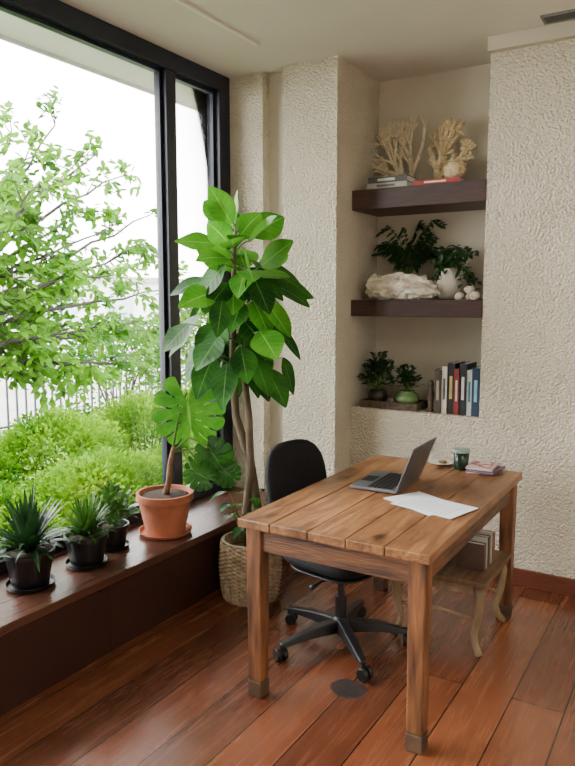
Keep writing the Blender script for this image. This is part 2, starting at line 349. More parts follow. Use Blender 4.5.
# window
w = thing('window_1', 'tall dark-framed window wall over the wooden ledge', 'window', (XW, 1, ZL)); w['kind'] = 'structure'
fr = MB()
y0, y1, z0, z1 = YB, YP+.02, ZL, CZ
fr.box(XW-.09, XW+.02, y0, y1, z1-.1, z1).box(XW-.09, XW+.02, y0, y1, z0, z0+.06)
fr.box(XW-.09, XW+.02, y1-.11, y1, z0+.06, z1-.1).box(XW-.09, XW+.02, y0, y0+.08, z0+.06, z1-.1)
fr.build('window_frame', M['frame'], w, bevel=.004, world=True)
MB().box(XW-.08, XW+.015, 3.20, 3.285, z0+.06, z1-.1).build('mullion', M['frame'], w, bevel=.004, world=True)
MB().box(XW-.08, XW+.015, .3, .39, z0+.06, z1-.1).build('mullion', M['frame'], w, bevel=.004, world=True)
for a, b in ((3.285, y1-.11), (.39, 3.20), (y0+.08, .3)):
    s_ = MB(); t = .02
    s_.box(XW-.06, XW-.02, a, a+t, z0+.06, z1-.1).box(XW-.06, XW-.02, b-t, b, z0+.06, z1-.1).box(XW-.06, XW-.02, a+t, b-t, z0+.06, z0+.06+t).box(XW-.06, XW-.02, a+t, b-t, z1-.1-t, z1-.1)
    so = s_.build('sash', M['frame'], w, world=True)
    MB().box(XW-.043, XW-.037, a+t, b-t, z0+.06+t, z1-.1-t).build('pane', M['glass'], w, world=True)
# ceiling fittings
tag(MB().box(-.011, .011, -.45, .35, -.012, 0).build('ceiling_track', M['track'], loc=(-2.25, 3.05, CZ), bevel=.002), 'thin pale straight track fixed to the ceiling near the window', 'ceiling track')
vt = thing('ceiling_vent', 'small grey slatted air vent in the ceiling above the right wall', 'vent', (-.73, 3.86, CZ))
MB().box(-.1, .1, -.055, -.042, -.01, 0).box(-.1, .1, .042, .055, -.01, 0).box(-.1, -.087, -.042, .042, -.01, 0).box(.087, .1, -.042, .042, -.01, 0).build('vent_frame', M['vent'], vt)
vb = MB()
for i in range(5): vb.box(-.087, .087, -.04+i*.017, -.031+i*.017, -.008, -.001)
vb.build('slats', cmat((60, 60, 60)), vt)
# shelves
for nm, za, zb, lb in (('wall_shelf', 2.18, 2.30, 'dark wood floating shelf holding the corals, upper one in the niche'), ('wall_shelf', 1.53, 1.63, 'dark wood floating shelf holding the driftwood, lower one in the niche')):
    tag(MB().box(XP1+.001, XN1-.001, -.395, 0, 0, zb-za).build(nm, M['shelf'], loc=(0, YN-.001, za), bevel=.003), lb, 'shelf', 'niche shelves')
# ---------------------------------------------------------------- desk
DX0, DX1, DY0, DY1 = -1.587, -.779, 2.228, 3.60
desk = thing('desk', 'rustic brown wooden plank desk with four square legs', 'desk', ((DX0+DX1)/2, (DY0+DY1)/2, 0))
tp = MB(); cuts = [0, .19, .40, .60, .79, 1]; W_ = DX1-DX0
for i in range(5):
    j = R_.uniform(-.0015, .0015); tp.box(DX0+cuts[i]*W_+.0013, DX0+cuts[i+1]*W_-.0013, DY0+R_.uniform(0, .004), DY1-R_.uniform(0, .004), .724, .76+j*.5)
tp.build('tabletop', M['desk_top'], desk, world=True, bevel=.004)
ap = MB(); i_ = .035
AZ = .628
ap.box(DX0+i_, DX0+i_+.025, DY0+.08, DY1-.08, AZ, .722).box(DX1-i_-.025, DX1-i_, DY0+.08, DY1-.08, AZ, .722)
ap.box(DX0+.08, DX1-.08, DY0+i_, DY0+i_+.025, AZ, .722).box(DX0+.08, DX1-.08, DY1-i_-.025, DY1-i_, AZ, .722)
ap.build('apron', M['desk_apron'], desk, world=True, bevel=.003)
for x in (DX0+.062, DX1-.054):
    for y in (DY0+.058, DY1-.058):
        lg = MB(); hw0, hw1 = .031, .035
        vs = [lg.bm.verts.new((x+sx*h, y+sy*h, z)) for z, h in ((.07, hw0), (.722, hw1)) for sx, sy in ((-1, -1), (1, -1), (1, 1), (-1, 1))]
        for f in ((0, 1, 5, 4), (1, 2, 6, 5), (2, 3, 7, 6), (3, 0, 4, 7), (3, 2, 1, 0), (4, 5, 6, 7)): lg.bm.faces.new([vs[k] for k in f])
        lo = lg.build('leg', M['desk'], desk, world=True, bevel=.006)
        f_ = MB(); f_.box(x-.033, x+.033, y-.033, y+.033, 0, .07); f_.bm.transform(Matrix.Translation(-desk.location))
        f_.build('foot', M['foot'], lo, bevel=.005)
# ---------------------------------------------------------------- laptop
ZT = .7615
lap = thing('laptop', 'open dark grey laptop on the desk, screen tilted back', 'laptop', (-1.29, 3.03, ZT), math.radians(2))
MB().box(-.115, .115, -.165, .165, .002, .016).build('base', M['silver'], lap, bevel=.004)
kb = MB()
for r in range(5):
    for c in range(13): kb.box(-.03+r*.024-.0, -.03+r*.024+.019, -.148+c*.0228, -.148+c*.0228+.019, .016, .0178)
kb.build('keyboard', M['keys'], lap)
MB().box(-.105, -.045, -.05, .05, .016, .0168).build('touchpad', M['keys'], lap)
lm = Matrix.Translation((.113, 0, .016)) @ Matrix.Rotation(math.radians(21), 4, 'Y')
ld = MB().box(0, .006, -.165, .165, 0, .215, lm).build('lid', M['lid'], lap, bevel=.002)
MB().box(-.0012, -.0002, -.157, .157, .012, .208, lm).build('screen', M['screen'], ld)
# ---------------------------------------------------------------- things on the desk
def sheet_at(u, v, z, w_, h_, ang, label):
    c = at_z(u, v, z); a = math.radians(ang); ex = V((math.cos(a), math.sin(a), 0)); ey = V((-math.sin(a), math.cos(a), 0))
    t = thing('document', label, 'paper', c, 0, 'papers on the desk')
    mb = MB(); q = [ex*sx*w_/2+ey*sy*h_/2 for sx, sy in ((-1, -1), (1, -1), (1, 1), (-1, 1))]
    bt = [mb.bm.verts.new(p) for p in q]; tv = [mb.bm.verts.new(p+V((0, 0, .0012))) for p in q]
    mb.bm.faces.new(bt[::-1]); mb.bm.faces.new(tv)
    for k in range(4): mb.bm.faces.new((bt[k], bt[(k+1) % 4], tv[(k+1) % 4], tv[k]))
    mb.build('page', M['paper'], t)
    tx = MB()
    for i in range(11):
        yy = h_*(.4-i*.075); x1 = w_*R_.uniform(.1, .4)
        tx.bm.faces.new([tx.bm.verts.new(ex*a_+ey*b_+V((0, 0, .0015))) for a_, b_ in ((-w_*.4, yy), (x1, yy), (x1, yy+.003), (-w_*.4, yy+.003))])
    tx.build('printed_lines', M['ink'], t); return t
sheet_at(424, 503, ZT+.0005, .21, .297, 62, 'white printed sheet on the near part of the desk, lying underneath')
sheet_at(434, 506, ZT+.003, .21, .297, 75, 'white printed sheet on the near part of the desk, lying on top')
c = at_z(441, 464, ZT)
ds = thing('saucer', 'small white round dish at the far side of the desk behind the laptop', 'dish', c)
MB().lathe([(.03, 0), (.045, .004), (.066, .012), (.068, .014), (.06, .012), (.03, .006), (.002, .006)], 32).build('plate', M['whitecer'], ds, smooth=True)
MB().blob((.008, 0, .014), (.024, .014, .01), 2).build('trinket', cmat((120, 96, 60)), ds, smooth=True)
c = at_z(461, 469, ZT)
cu = thing('tumbler', 'dark green glass tumbler with pale rim behind the laptop', 'cup', c)
MB().lathe([(.032, 0), (.036, .004), (.041, .095), (.039, .095), (.034, .012), (.002, .01)], 32).build('glass_body', M['cup'], cu, smooth=True)
MB().lathe([(.0425, .09), (.044, .094), (.044, .106), (.040, .108), (.002, .108)], 32).build('rim', M['cuprim'], cu, smooth=False)
def book(label, grp, size, loc, rot, col, name='book', strip=None):
    x, y, z = size
    t = thing(name, label, 'book' if name == 'book' else 'magazine', loc, 0, grp); t.rotation_euler = rot
    b = MB(); b.box(0, x, 0, y, 0, .003).box(0, x, 0, y, z-.003, z).box(0, .004, 0, y, .003, z-.003)
    b.build('cover', cmat(col), t)
    MB().box(.004, x-.004, .004, y-.004, .003, z-.003).build('pages', M['paper'], t)
    if strip: MB().box(-.0006, 0, y*.3, y*.75, z*.3, z*.7).build('spine_title', cmat(strip), t)
    return t
c = at_z(484, 472, ZT)
for i, (cl, dz, an, lb) in enumerate([((150, 128, 130), .010, 8, 'thin mauve magazine at the bottom of the pile beside the tumbler'), ((96, 70, 96), .009, -6, 'purple magazine in the middle of the pile beside the tumbler'), ((190, 170, 164), .010, 4, 'pink patterned magazine on top of the pile beside the tumbler')]):
    a = math.radians(an); mg = book(lb, 'magazines on the desk', (.13, .18, dz), (c.x-.075+.012*(i % 2), c.y-.07, ZT+i*.0105), (0, 0, a), cl, name='magazine')
MB().box(.012, .118, .015, .165, .01, .0106).build('cover_picture', M['print1'], mg)
# ---------------------------------------------------------------- office chair
ch = thing('office_chair', 'black fabric swivel office chair with five-castor base at the desk', 'chair', (-1.43, 2.85, 0), math.radians(-10))
bm_ = Matrix.Translation((-.295, 0, .71)) @ Matrix.Rotation(math.radians(-9), 4, 'Y')
MB().pad(.43, .47, .075, 3.0, .7, mtx=bm_).build('backrest', M['blackfab'], ch, smooth=True)
sm_ = Matrix.Translation((0, 0, .455)) @ Matrix.Rotation(PI/2, 4, 'Y')
MB().pad(.49, .47, .095, 3.6, 0, mtx=sm_).build('seat', M['blackfab'], ch, smooth=True)
MB().pad(.42, .40, .03, 3.6, 0, mtx=Matrix.Translation((0, 0, .397)) @ Matrix.Rotation(PI/2, 4, 'Y')).box(-.1, .12, -.08, .08, .35, .39).build('seat_pan', M['blackpl'], ch, bevel=.004)
MB().tube([(-.08, 0, .375), (-.28, 0, .37), (-.35, 0, .41), (-.375, 0, .5), (-.375, 0, .62), (-.365, 0, .74)], [.022, .022, .024, .024, .022, .018], 10).build('backrest_bracket', M['blackpl'], ch, smooth=True)
MB().tube([(.02, -.08, .37), (.02, -.2, .365), (.02, -.25, .36)], [.006, .006, .012], 8).build('lever', M['blackpl'], ch, smooth=True)
MB().lathe([(.022, .1), (.028, .1), (.028, .24), (.015, .24), (.015, .36)], 20).build('gas_column', M['chrome'], ch, smooth=False)
MB().lathe([(.04, .065), (.048, .07), (.046, .12), (.032, .14), (.022, .14)], 24).build('hub', M['blackpl'], ch)
for k in range(5):
    a = math.radians(-36+72*k); d = V((math.cos(a), math.sin(a), 0)); sd = V((-d.y, d.x, 0))
    lg = MB(); rows = []
    for r, wv, zt, zb in ((.03, .034, .13, .07), (.16, .03, .118, .078), (.29, .023, .094, .07), (.335, .017, .085, .07)):
        c_ = d*r; rows.append([lg.bm.verts.new(c_+sd*wv+V((0, 0, zb))), lg.bm.verts.new(c_-sd*wv+V((0, 0, zb))), lg.bm.verts.new(c_-sd*wv*.7+V((0, 0, zt))), lg.bm.verts.new(c_+sd*wv*.7+V((0, 0, zt)))])
    for i in range(3):
        for q in range(4): lg.bm.faces.new((rows[i][q], rows[i][(q+1) % 4], rows[i+1][(q+1) % 4], rows[i+1][q]))
    lg.bm.faces.new(rows[0]); lg.bm.faces.new(rows[-1][::-1])
    lo = lg.build('leg', M['blackpl'], ch, bevel=.005)
    cs = MB(); ct = d*.325; ca = a+.6+k
    for sgn in (-1, 1):
        mt = Matrix.Translation(ct+V((0, 0, .0285))) @ Matrix.Rotation(ca, 4, 'Z') @ Matrix.Rotation(PI/2, 4, 'X') @ Matrix.Translation((.012, 0, sgn*.016))
        cs.lathe([(.012, -.011), (.026, -.011), (.0285, -.007), (.0285, .007), (.026, .011), (.012, .011)], 20, mtx=mt)
    cs.tube([ct+V((0, 0, .03)), ct+V((0, 0, .072))], .009, 8)
    cs.build('caster', M['blackpl'], lo)
# ---------------------------------------------------------------- low stool under the desk
st = thing('stool', 'low rustic stool with pale curved legs under the far end of the desk', 'stool', (-1.04, 3.28, 0))
MB().box(-.24, .24, -.235, .235, .335, .36).build('seat', M['stoolwood'], st, bevel=.005)
rl = MB().box(-.20, .20, -.21, -.19, .285, .335).box(-.20, .20, .19, .21, .285, .335).box(-.21, -.19, -.19, .19, .285, .335).box(.19, .21, -.19, .19, .285, .335)
rl.build('rail', M['palewood'], st, bevel=.003)
for sx in (-1, 1):
    for sy in (-1, 1):
        MB().tube([(sx*.19, sy*.19, .333), (sx*.205, sy*.20, .27), (sx*.2, sy*.195, .18), (sx*.18, sy*.185, .09), (sx*.19, sy*.195, .04), (sx*.215, sy*.215, .0)], [.026, .024, .019, .015, .016, .02], 10, .1).build('leg', M['palewood'], st, smooth=True)
for sy in (-1, 1):
    MB().tube([(-.19, sy*.19, .16), (0, sy*.19, .18), (.19, sy*.19, .16)], .009, 8).build('stretcher', M['palewood'], st, smooth=True)
for i, (th, hh, cl, lb) in enumerate([(.034, .13, (70, 52, 40), 'brown book standing on the stool, nearest the camera'), (.022, .15, (160, 152, 136), 'cream book standing on the stool, second in the row'), (.028, .145, (66, 70, 70), 'grey book standing on the stool in the middle of the row'), (.022, .155, (170, 160, 144), 'off-white book standing on the stool, behind the grey one'), (.034, .14, (112, 88, 64), 'tan book standing on the stool, last of the row toward the wall')]):
    book(lb, 'books on the stool', (.13, hh, th), (-.83-.02, 3.18+i*.040, .361), (PI/2, 0, PI), cl)
for i, (cl, lb) in enumerate([((180, 176, 166), 'white magazine at the bottom of the pile on the stool'), ((116, 82, 62), 'brown magazine on top of the pile on the stool')]):
    book(lb, 'magazines on the stool', (.2, .27, .014), (-1.24, 3.12, .361+i*.0145), (0, 0, .05*i), cl, name='magazine')
# ---------------------------------------------------------------- pots
def pot(parent, r, h, m, rim=.012, soil=True, taper=.72):
    MB().lathe([(r*taper, 0), (r*taper, .004), (r*.93, h-rim*2), (r, h-rim*2), (r, h), (r*.9, h), (r*.86, h-.02), (.003, h-.02)], 36).build('pot', m, parent, smooth=False, bevel=.001)
    if soil:
        MB().lathe([(r*.855, h-.0195), (r*.7, h-.012), (.003, h-.008)], 24).build('soil', M['soil'], parent, smooth=True)
def saucer(parent, r, m, dz=0):
    MB().lathe([(r*.8, dz), (r, dz+.004), (r*1.08, dz+.022), (r*1.03, dz+.022), (r*.95, dz+.008), (.003, dz+.006)], 36).build('saucer', m, parent)
def lift(parent, dz):
    for chd in parent.children:
        if chd.name.split('.')[0] in ('pot', 'soil'): chd.location.z += dz
# fig in basket
fg = thing('potted_fig', 'tall broad-leaved fig tree in a round wicker basket on the floor', 'plant', (-2.105, 3.08, 0))
prof = []; rows = 30
for j in range(rows+1):
    t = j/rows; prof.append((.125+.055*math.sin(PI*(.15+.55*t))-.012*t, .33*t))
bk = MB(); bk.lathe([(.003, 0)]+prof+[(prof[-1][0]-.016, .33), (prof[-1][0]-.02, .26), (.003, .25)], 72, mod=lambda j, k: (.0045*(1 if (k//2+j) % 2 else -1) if 1 < j <= rows else 0)).build('basket', M['basket'], fg)
MB().lathe([(.145, .262), (.1, .275), (.003, .28)], 24).build('soil', M['soil'], fg, smooth=True)
tk = MB()
A = [(.01, -.01, .26), (.04, .01, .5), (-.01, .02, .75), (-.09, .0, 1.0), (-.1, -.01, 1.3), (-.1, 0, 1.6), (-.09, 0, 1.9), (-.08, 0, 2.02)]
B = [(-.03, .02, .26), (-.02, .0, .5), (.02, -.02, .75), (-.02, .02, 1.0), (-.05, .02, 1.25), (-.02, .02, 1.5), (-.02, .03, 1.75)]
tk.tube(A, [.03, .027, .025, .023, .02, .016, .011, .006], 10, .2).tube(B, [.025, .023, .021, .02, .017, .012, .006], 10, .2).build('trunk', M['bark'], fg, smooth=True)
fo = MB(); ft = MB(); pet = MB(); rr = random.Random(21)
def polyat(P, z):
    for a, b in zip(P, P[1:]):
        if a[2] <= z <= b[2]:
            k = (z-a[2])/(b[2]-a[2]); return V(a).lerp(V(b), k)
    return V(P[-1])
NL = 84; TOC = V((.56, -.82, .1))
for i in range(NL):
    t = i/(NL-1); P = A if (i % 3) else B
    z = 1.24+.77*t
    if P is B: z = min(z, 1.74)
    b0 = polyat(P, z); ang = i*2.39996+rr.uniform(-.4, .4)
    rd = V((math.cos(ang), math.sin(ang), 0))
    wid = 1.05 if t < .45 else (1.0-.6*(t-.45)*1.8)
    el = math.radians(-58+50*t+rr.uniform(-24, 26)) if t < .72 else math.radians(0+200*(t-.72)+rr.uniform(-20, 20))
    pl = rr.uniform(.05, .25)*wid
    e2 = .2+.5*t
    pe = b0+(rd*math.cos(e2)+V((0, 0, math.sin(e2))))*pl
    if pe.y+3.1 > 3.62: pe.y = .5
    pet.tube([b0, b0.lerp(pe, .5)+V((0, 0, .015)), pe], [.004, .0035, .003], 5)
    d = rd*math.cos(el)+V((0, 0, math.sin(el))); Ln = rr.uniform(.19, .27)*(1 if t < .85 else .9)
    nn = rd*.6+TOC*.7+V((0, 0, .8))+V((rr.uniform(-.4, .4), rr.uniform(-.4, .4), 0))
    (ft if (t > .72 or rr.random() < .18) else fo).leaf(pe, d, nn, Ln, Ln*rr.uniform(.58, .72), droop=rr.uniform(.0, .25), fold=.1, segs=10, tipw=.86, wave=.05, uv=True)
for i in range(22):
    ang = i*2.4; z = .40+.22*(i/22); b0 = V((rr.uniform(-.03, .03), rr.uniform(-.03, .03), .27)); rd = V((math.cos(ang), math.sin(ang), 0))
    pe = b0+rd*rr.uniform(.05, .12)+V((0, 0, z-.27)); pet.tube([b0, b0.lerp(pe, .5)+V((0, 0, .02)), pe], [.003, .003, .002], 5)
    fo.leaf(pe, rd+V((0, 0, .2)), V((0, 0, 1)), rr.uniform(.08, .13), .055, droop=.5, segs=5, uv=True)
fo.build('foliage', M['figleaf'], fg, smooth=True)
o = ft.build('lit_foliage', M['figtop'], fg, smooth=True); o['label'] = 'brighter green fig leaves, lit tone put into their colour'
pet.build('stems', M['stem'], fg, smooth=True)
# monstera
mo = thing('potted_monstera', 'split-leaf monstera in a terracotta pot on the window ledge', 'plant', (-2.485, 2.82, ZL))
pot(mo, .155, .22, M['terra'], rim=.02, taper=.68); lift(mo, .008); saucer(mo, .135, M['terra'])
def monstera_leaf(base, mid, nrm, Ln, W, mt, name='leaf'):
    mb = MB(); d = V(mid).normalized(); n = V(nrm); n = (n-d*n.dot(d)).normalized(); sd = d.cross(n)
    lobes = 6; sub = 9; NT = lobes*sub; S = 12
    for side in (-1, 1):
        grid = []
        for i in range(NT+1):
            t = i/NT; ang = math.radians(160-144*t**.85)
            wd_ = W/2*(.88+.22*math.sin(PI*min(1, t*.9+.05)))*(1-.36*max(0, t-.5)/.5)
            row = []
            lb = (i % sub)/(sub-1); rnd = 1-.10*(abs(lb-.5)*2)**3
            for j in range(S+1):
                s_ = j/S; p = V(base)+d*Ln*(.26+.44*t)+(sd*side*math.sin(ang)+d*math.cos(ang))*wd_*s_*rnd
                h = -.12*(s_**2)*wd_+.03*math.sin(s_*PI)*wd_ - .10*Ln*max(0, t-.3)**2
                row.append((mb.bm.verts.new(p+n*h), (.5+side*s_*.5, t)))
            grid.append(row)
        for i in range(NT):
            for j in range(S):
                k = i % sub
                if k == sub-1 and 0 < i < NT-1 and j >= 6: continue
                if k == sub//2 and j in (2, 3) and i//sub in (1, 2, 3): continue
                q = (grid[i][j], grid[i][j+1], grid[i+1][j+1], grid[i+1][j]); mb.quad([x[0] for x in q], [x[1] for x in q])
    bmesh.ops.remove_doubles(mb.bm, verts=mb.bm.verts, dist=.0006)
    return mb.build(name, mt, mo, smooth=True)
MB().tube([(0, 0, .20), (.03, .0, .29), (.035, .01, .40), (.05, .02, .48)], [.019, .017, .015, .01], 10, .25).build('trunk', M['brownstem'], mo, smooth=True)
ml = [((.075, .10, .80), (.10, .03, -.95), (.62, -.78, .12), .34, .37, 'monstera'),
      ((.19, .12, .49), (.4, .25, -.7), (.6, -.8, .35), .20, .20, 'monstera2'),
      ((.15, .03, .37), (.75, .3, -.45), (.5, -.7, .6), .16, .16, 'monstera2'),
      ((.10, .14, .40), (.2, .2, -.7), (.6, -.8, .3), .15, .15, 'monstera2'),
      ((.24, .16, .37), (.6, .35, -.6), (.6, -.75, .4), .15, .15, 'monstera2')]
pt = MB()
for pe, md, nr, ln, wd_, mt in ml:
    pe = V(pe); back = V((-.02, .03, .05)); pt.tube([(.045, .015, .45), V((.045, .015, .45)).lerp(pe, .5)+back, pe+V(md).normalized()*ln*.1+V((-.005, .01, 0)), pe+V(md).normalized()*ln*.28+V((-.003, .004, 0))], [.007, .006, .005, .004], 7)
    monstera_leaf(pe, md, nr, ln, wd_, M[mt])
pt.build('stems', M['stem'], mo, smooth=True)
# three black pots
def spiky(parent, n_, L0, W0, z0, seed, m, upr=.6, dr=.22):
    r = random.Random(seed); f = MB()
    for i in range(n_):
        a = i*2.4+r.uniform(-.2, .2); t = i/n_; el = math.radians(30+54*t*upr/.6+r.uniform(-8, 8)); d = V((math.cos(a)*math.cos(el), math.sin(a)*math.cos(el), math.sin(el)))
        Ln = L0*r.uniform(.75, 1.05)*(.78+.25*t); f.leaf(V((math.cos(a)*.012, math.sin(a)*.012, z0+.01*t)), d, V((0, 0, 1))-d*.3, Ln, W0*r.uniform(.8, 1.1), droop=dr*(1-t)+.08, fold=.35, segs=9, tipw=.6)
    return f.build('foliage', m, parent, smooth=True)
pa = thing('potted_succulent', 'dark strap-leaved plant in the largest black pot, nearest on the ledge', 'plant', (-2.52, 1.96, ZL), 0, 'black pots on the window ledge')
pot(pa, .11, .16, M['blackpot'], rim=.01); lift(pa, .008); saucer(pa, .10, M['blackpot']); spiky(pa, 76, .34, .034, .155, 3, M['sword'], .58, .4)
pb = thing('potted_succulent', 'narrow-leaved spiky plant in the middle black pot on the ledge', 'plant', (-2.5, 2.27, ZL), 0, 'black pots on the window ledge')
pot(pb, .105, .145, M['blackpot'], rim=.01); lift(pb, .008); saucer(pb, .095, M['blackpot']); spiky(pb, 130, .24, .02, .14, 5, M['midleaf'], .62, .35)
pc = thing('potted_shrub', 'bushy small-leaved plant in the smallest black pot on the ledge', 'plant', (-2.56, 2.5, ZL), 0, 'black pots on the window ledge')
pot(pc, .085, .12, M['blackpot'], rim=.01); lift(pc, .008); saucer(pc, .08, M['blackpot'])
def bushy(parent, n_, rad, hgt, z0, lsz, seed, m, ms=None, droop=.3):
    r = random.Random(seed); f = MB(); s_ = MB()
    for i in range(n_):
        a = r.uniform(0, 2*PI); el = r.uniform(.25, 1.45); q = r.uniform(.45, 1); tip = V((math.cos(a)*math.cos(el)*rad*q, math.sin(a)*math.cos(el)*rad*q, z0+math.sin(el)*hgt*q)); b = V((0, 0, z0))
        if i % 4 == 0: s_.tube([b, b.lerp(tip, .5)+V((0, 0, .01)), tip], [.0025, .002, .0015], 4)
        d = (tip-b).normalized()+V((r.uniform(-.6, .6), r.uniform(-.6, .6), r.uniform(-.3, .4)))
        f.leaf(tip, d, V((r.uniform(-.5, .5), r.uniform(-.5, .5), 1)), lsz*r.uniform(.7, 1.2), lsz*.45, droop=droop, segs=3)
    f.build('foliage', m, parent, smooth=True); s_.build('stems', ms or M['stem'], parent)
bushy(pc, 320, .13, .23, .11, .048, 9, M['midleaf'])
# ---------------------------------------------------------------- niche, upper shelf
Z1, Z2, Z3 = 2.301, 1.631, .951
def nx(u, v, y): return at_y(u, v, y).x
def coral(name, label, base, mats, seed, spread, L0, r0, depth, planar, thick=1, lean=(0,), decay=.78, xlim=None, zlim=9, side=.4, three=.2, lj=.16):
    r = random.Random(seed); mb = MB()
    def br(p, ang, L_, rad, dep):
        n_ = 4; pts = [p]; a = ang
        for k in range(n_):
            a += r.uniform(-lj, lj); q = pts[-1]+V((math.sin(a)*L_/n_, r.uniform(-.12, .12)*L_/n_*planar, math.cos(a)*L_/n_)); pts.append(q)
        if pts[-1].z > zlim or (xlim and not (xlim[0] < pts[-1].x < xlim[1])): return
        r1 = rad*decay
        mb.tube(pts, [rad+(r1-rad)*k/n_ for k in range(n_+1)], 7, .3)
        if dep > 0:
            kids = 3 if r.random() < three else 2
            for k in range(kids):
                br(pts[-1], a*.92+(k-(kids-1)/2)*spread*r.uniform(.8, 1.3), L_*r.uniform(.72, .92), r1*.92, dep-1)
            if r.random() < side: br(pts[2], a+r.choice((-1, 1))*spread*1.2, L_*.65, r1*.7, max(0, dep-2))
        elif thick > 1:
            mb.blob(pts[-1], (rad*1.25, rad*1.15, rad*1.3), 1, .4, 6)
            mb.blob(pts[2]+V((rad*r.choice((-1, 1)), 0, 0)), (rad*.9, rad*.8, rad*.9), 1, .4, 6)
    for la in lean: br(V((0, 0, 0)), la, L0*r.uniform(.85, 1.1), r0, depth)
    mb.blob((0, 0, .012), (r0*2.6, r0*2, .02), 2, .3, 4)
    zmin = min(v.co.z for v in mb.bm.verts)
    for v in mb.bm.verts: v.co.z -= zmin
    return tag(mb.build(name, mats, loc=base, smooth=True), label, 'coral', 'corals on the upper shelf')
coral('fan_coral', 'pale thin-branched fan coral standing on the upper shelf', (nx(409, 178, 4.29), 4.29, Z1), M['coral1'], 8, .5, .13, .02, 5, .8, 1, (-.7, -.3, .1), .79, (-.28, .11), .48, .15, .0)
coral('branch_coral', 'chunky tan knobbly branching coral at the right of the upper shelf', (nx(437, 178, 4.24), 4.24, Z1), M['coral2'], 12, .6, .105, .027, 4, 1.6, 2, (.15, .65), .86, (-.07, .25), .43, .7, .2, .3)
xr = nx(462, 180, 4.03)
book('red book lying flat under the coral lump on the upper shelf', 'books lying on the upper shelf', (.12, .29, .024), (xr, 4.005, Z1), (0, 0, PI/2), (140, 40, 40), strip=(220, 190, 170))
tag(MB().blob((0, 0, .05), (.062, .048, .052), 3, .2, 5).build('coral_ball', M['coral2'], loc=(xr-.055, 4.065, Z1+.023), smooth=True), 'rounded tan coral shell resting on the red book', 'coral', 'corals on the upper shelf')
xb = nx(369, 185, 4.06)
for i, (cl, sz, lb) in enumerate([((150, 146, 138), (.16, .26, .034), 'grey book, bottom of the pile on the upper shelf'), ((56, 54, 56), (.155, .25, .036), 'dark grey book on top of the pile on the upper shelf')]):
    book(lb, 'books lying on the upper shelf', sz, (xb+.265-.003*i, 4.02, Z1+i*.0345), (0, 0, PI/2), cl, strip=(200, 194, 180) if i else (80, 80, 80))
# ---------------------------------------------------------------- niche, lower shelf
dw = MB()
x0 = nx(368, 285, 4.09); x1 = nx(437, 285, 4.09); cxm = (x0+x1)/2; hl = (x1-x0)/2
for (cx_, cy_, cz_, rx_, ry_, rz_) in ((-.10, 0, .06, .13, .06, .065), (.02, 0, .075, .15, .06, .075), (.13, -.01, .055, .10, .05, .055), (-.17, 0, .085, .05, .045, .07), (-.03, -.02, .12, .09, .04, .045)):
    dw.blob((cx_, cy_, cz_), (rx_, ry_, rz_), 5, .35, 5)
dw.tube([(.1, -.03, .07), (.17, -.04, .055), (hl, -.035, .04)], [.045, .034, .014], 14, .5)
for v in dw.bm.verts:
    q = V((v.co.x*12, v.co.y*34, v.co.z*34)); q2 = v.co*55
    v.co += V((noise.noise(q), noise.noise(q+V((9, 0, 0))), noise.noise(q+V((0, 9, 0)))))*.020 + V((noise.noise(q2), noise.noise(q2+V((5, 0, 0))), noise.noise(q2+V((0, 5, 0)))))*.006
for v in dw.bm.verts: v.co.z = max(v.co.z, 0)
tag(dw.build('driftwood', M['drift'], loc=(cxm, 4.09, Z2), remesh=.0045), 'long bleached knobbly driftwood piece on the lower shelf', 'driftwood')
pf = thing('potted_fern', 'dark leafy fern behind the driftwood on the lower shelf', 'plant', (nx(408, 290, 4.29), 4.29, Z2))
MB().lathe([(.05, 0), (.065, .05), (.07, .13), (.063, .13), (.055, .11), (.003, .11)], 24).build('pot', M['darkcer'], pf, smooth=True)
r = random.Random(8); f = MB(); s_ = MB()
for i in range(22):
    a = i*2.4; rd = V((math.cos(a), math.sin(a)*.3, 0)); Lf = r.uniform(.17, .25); e = r.uniform(1.3, 2.1) if i % 2 else r.uniform(.9, 1.4)
    p0 = V((0, 0, .12))
    pts = [p0, p0+rd*Lf*.3+V((0, 0, Lf*.6*e)), p0+rd*Lf*.65+V((0, 0, Lf*.8*e)), p0+rd*Lf*.95+V((0, 0, Lf*.72*e))]
    for q in pts: q.y = min(q.y, .075)
    s_.tube(pts, [.003, .0025, .002, .001], 4)
    for k in range(9):
        t = .25+.75*k/8; j = min(2, int(t*3)); q = pts[j].lerp(pts[j+1], t*3-j) if t < 1 else pts[3]
        for sg in (-1, 1):
            d = rd*.7+V((0, sg*.7, r.uniform(-.2, .35)))+V((0, 0, sg*.5)); f.leaf(q, d, V((0, -.8, .6)), .065*(1.2-t*.5), .02, droop=.2, segs=3)
for v in list(f.bm.verts): v.co.y = min(v.co.y, .09)
f.build('foliage', M['darkleaf'], pf, smooth=True); s_.build('stems', M['stem'], pf)
vz = thing('potted_ivy', 'bushy green plant in a white rough vase at the right of the lower shelf', 'plant', (nx(447, 292, 4.22), 4.22, Z2))
MB().lathe([(.04, 0), (.062, .01), (.082, .06), (.084, .11), (.066, .16), (.05, .18), (.054, .19), (.044, .19), (.003, .17)], 28, mod=lambda j, k: .005*math.sin(k*1.7+j)).build('vase', M['whitecer'], vz, smooth=True)
f = MB(); r = random.Random(31); s_ = MB()
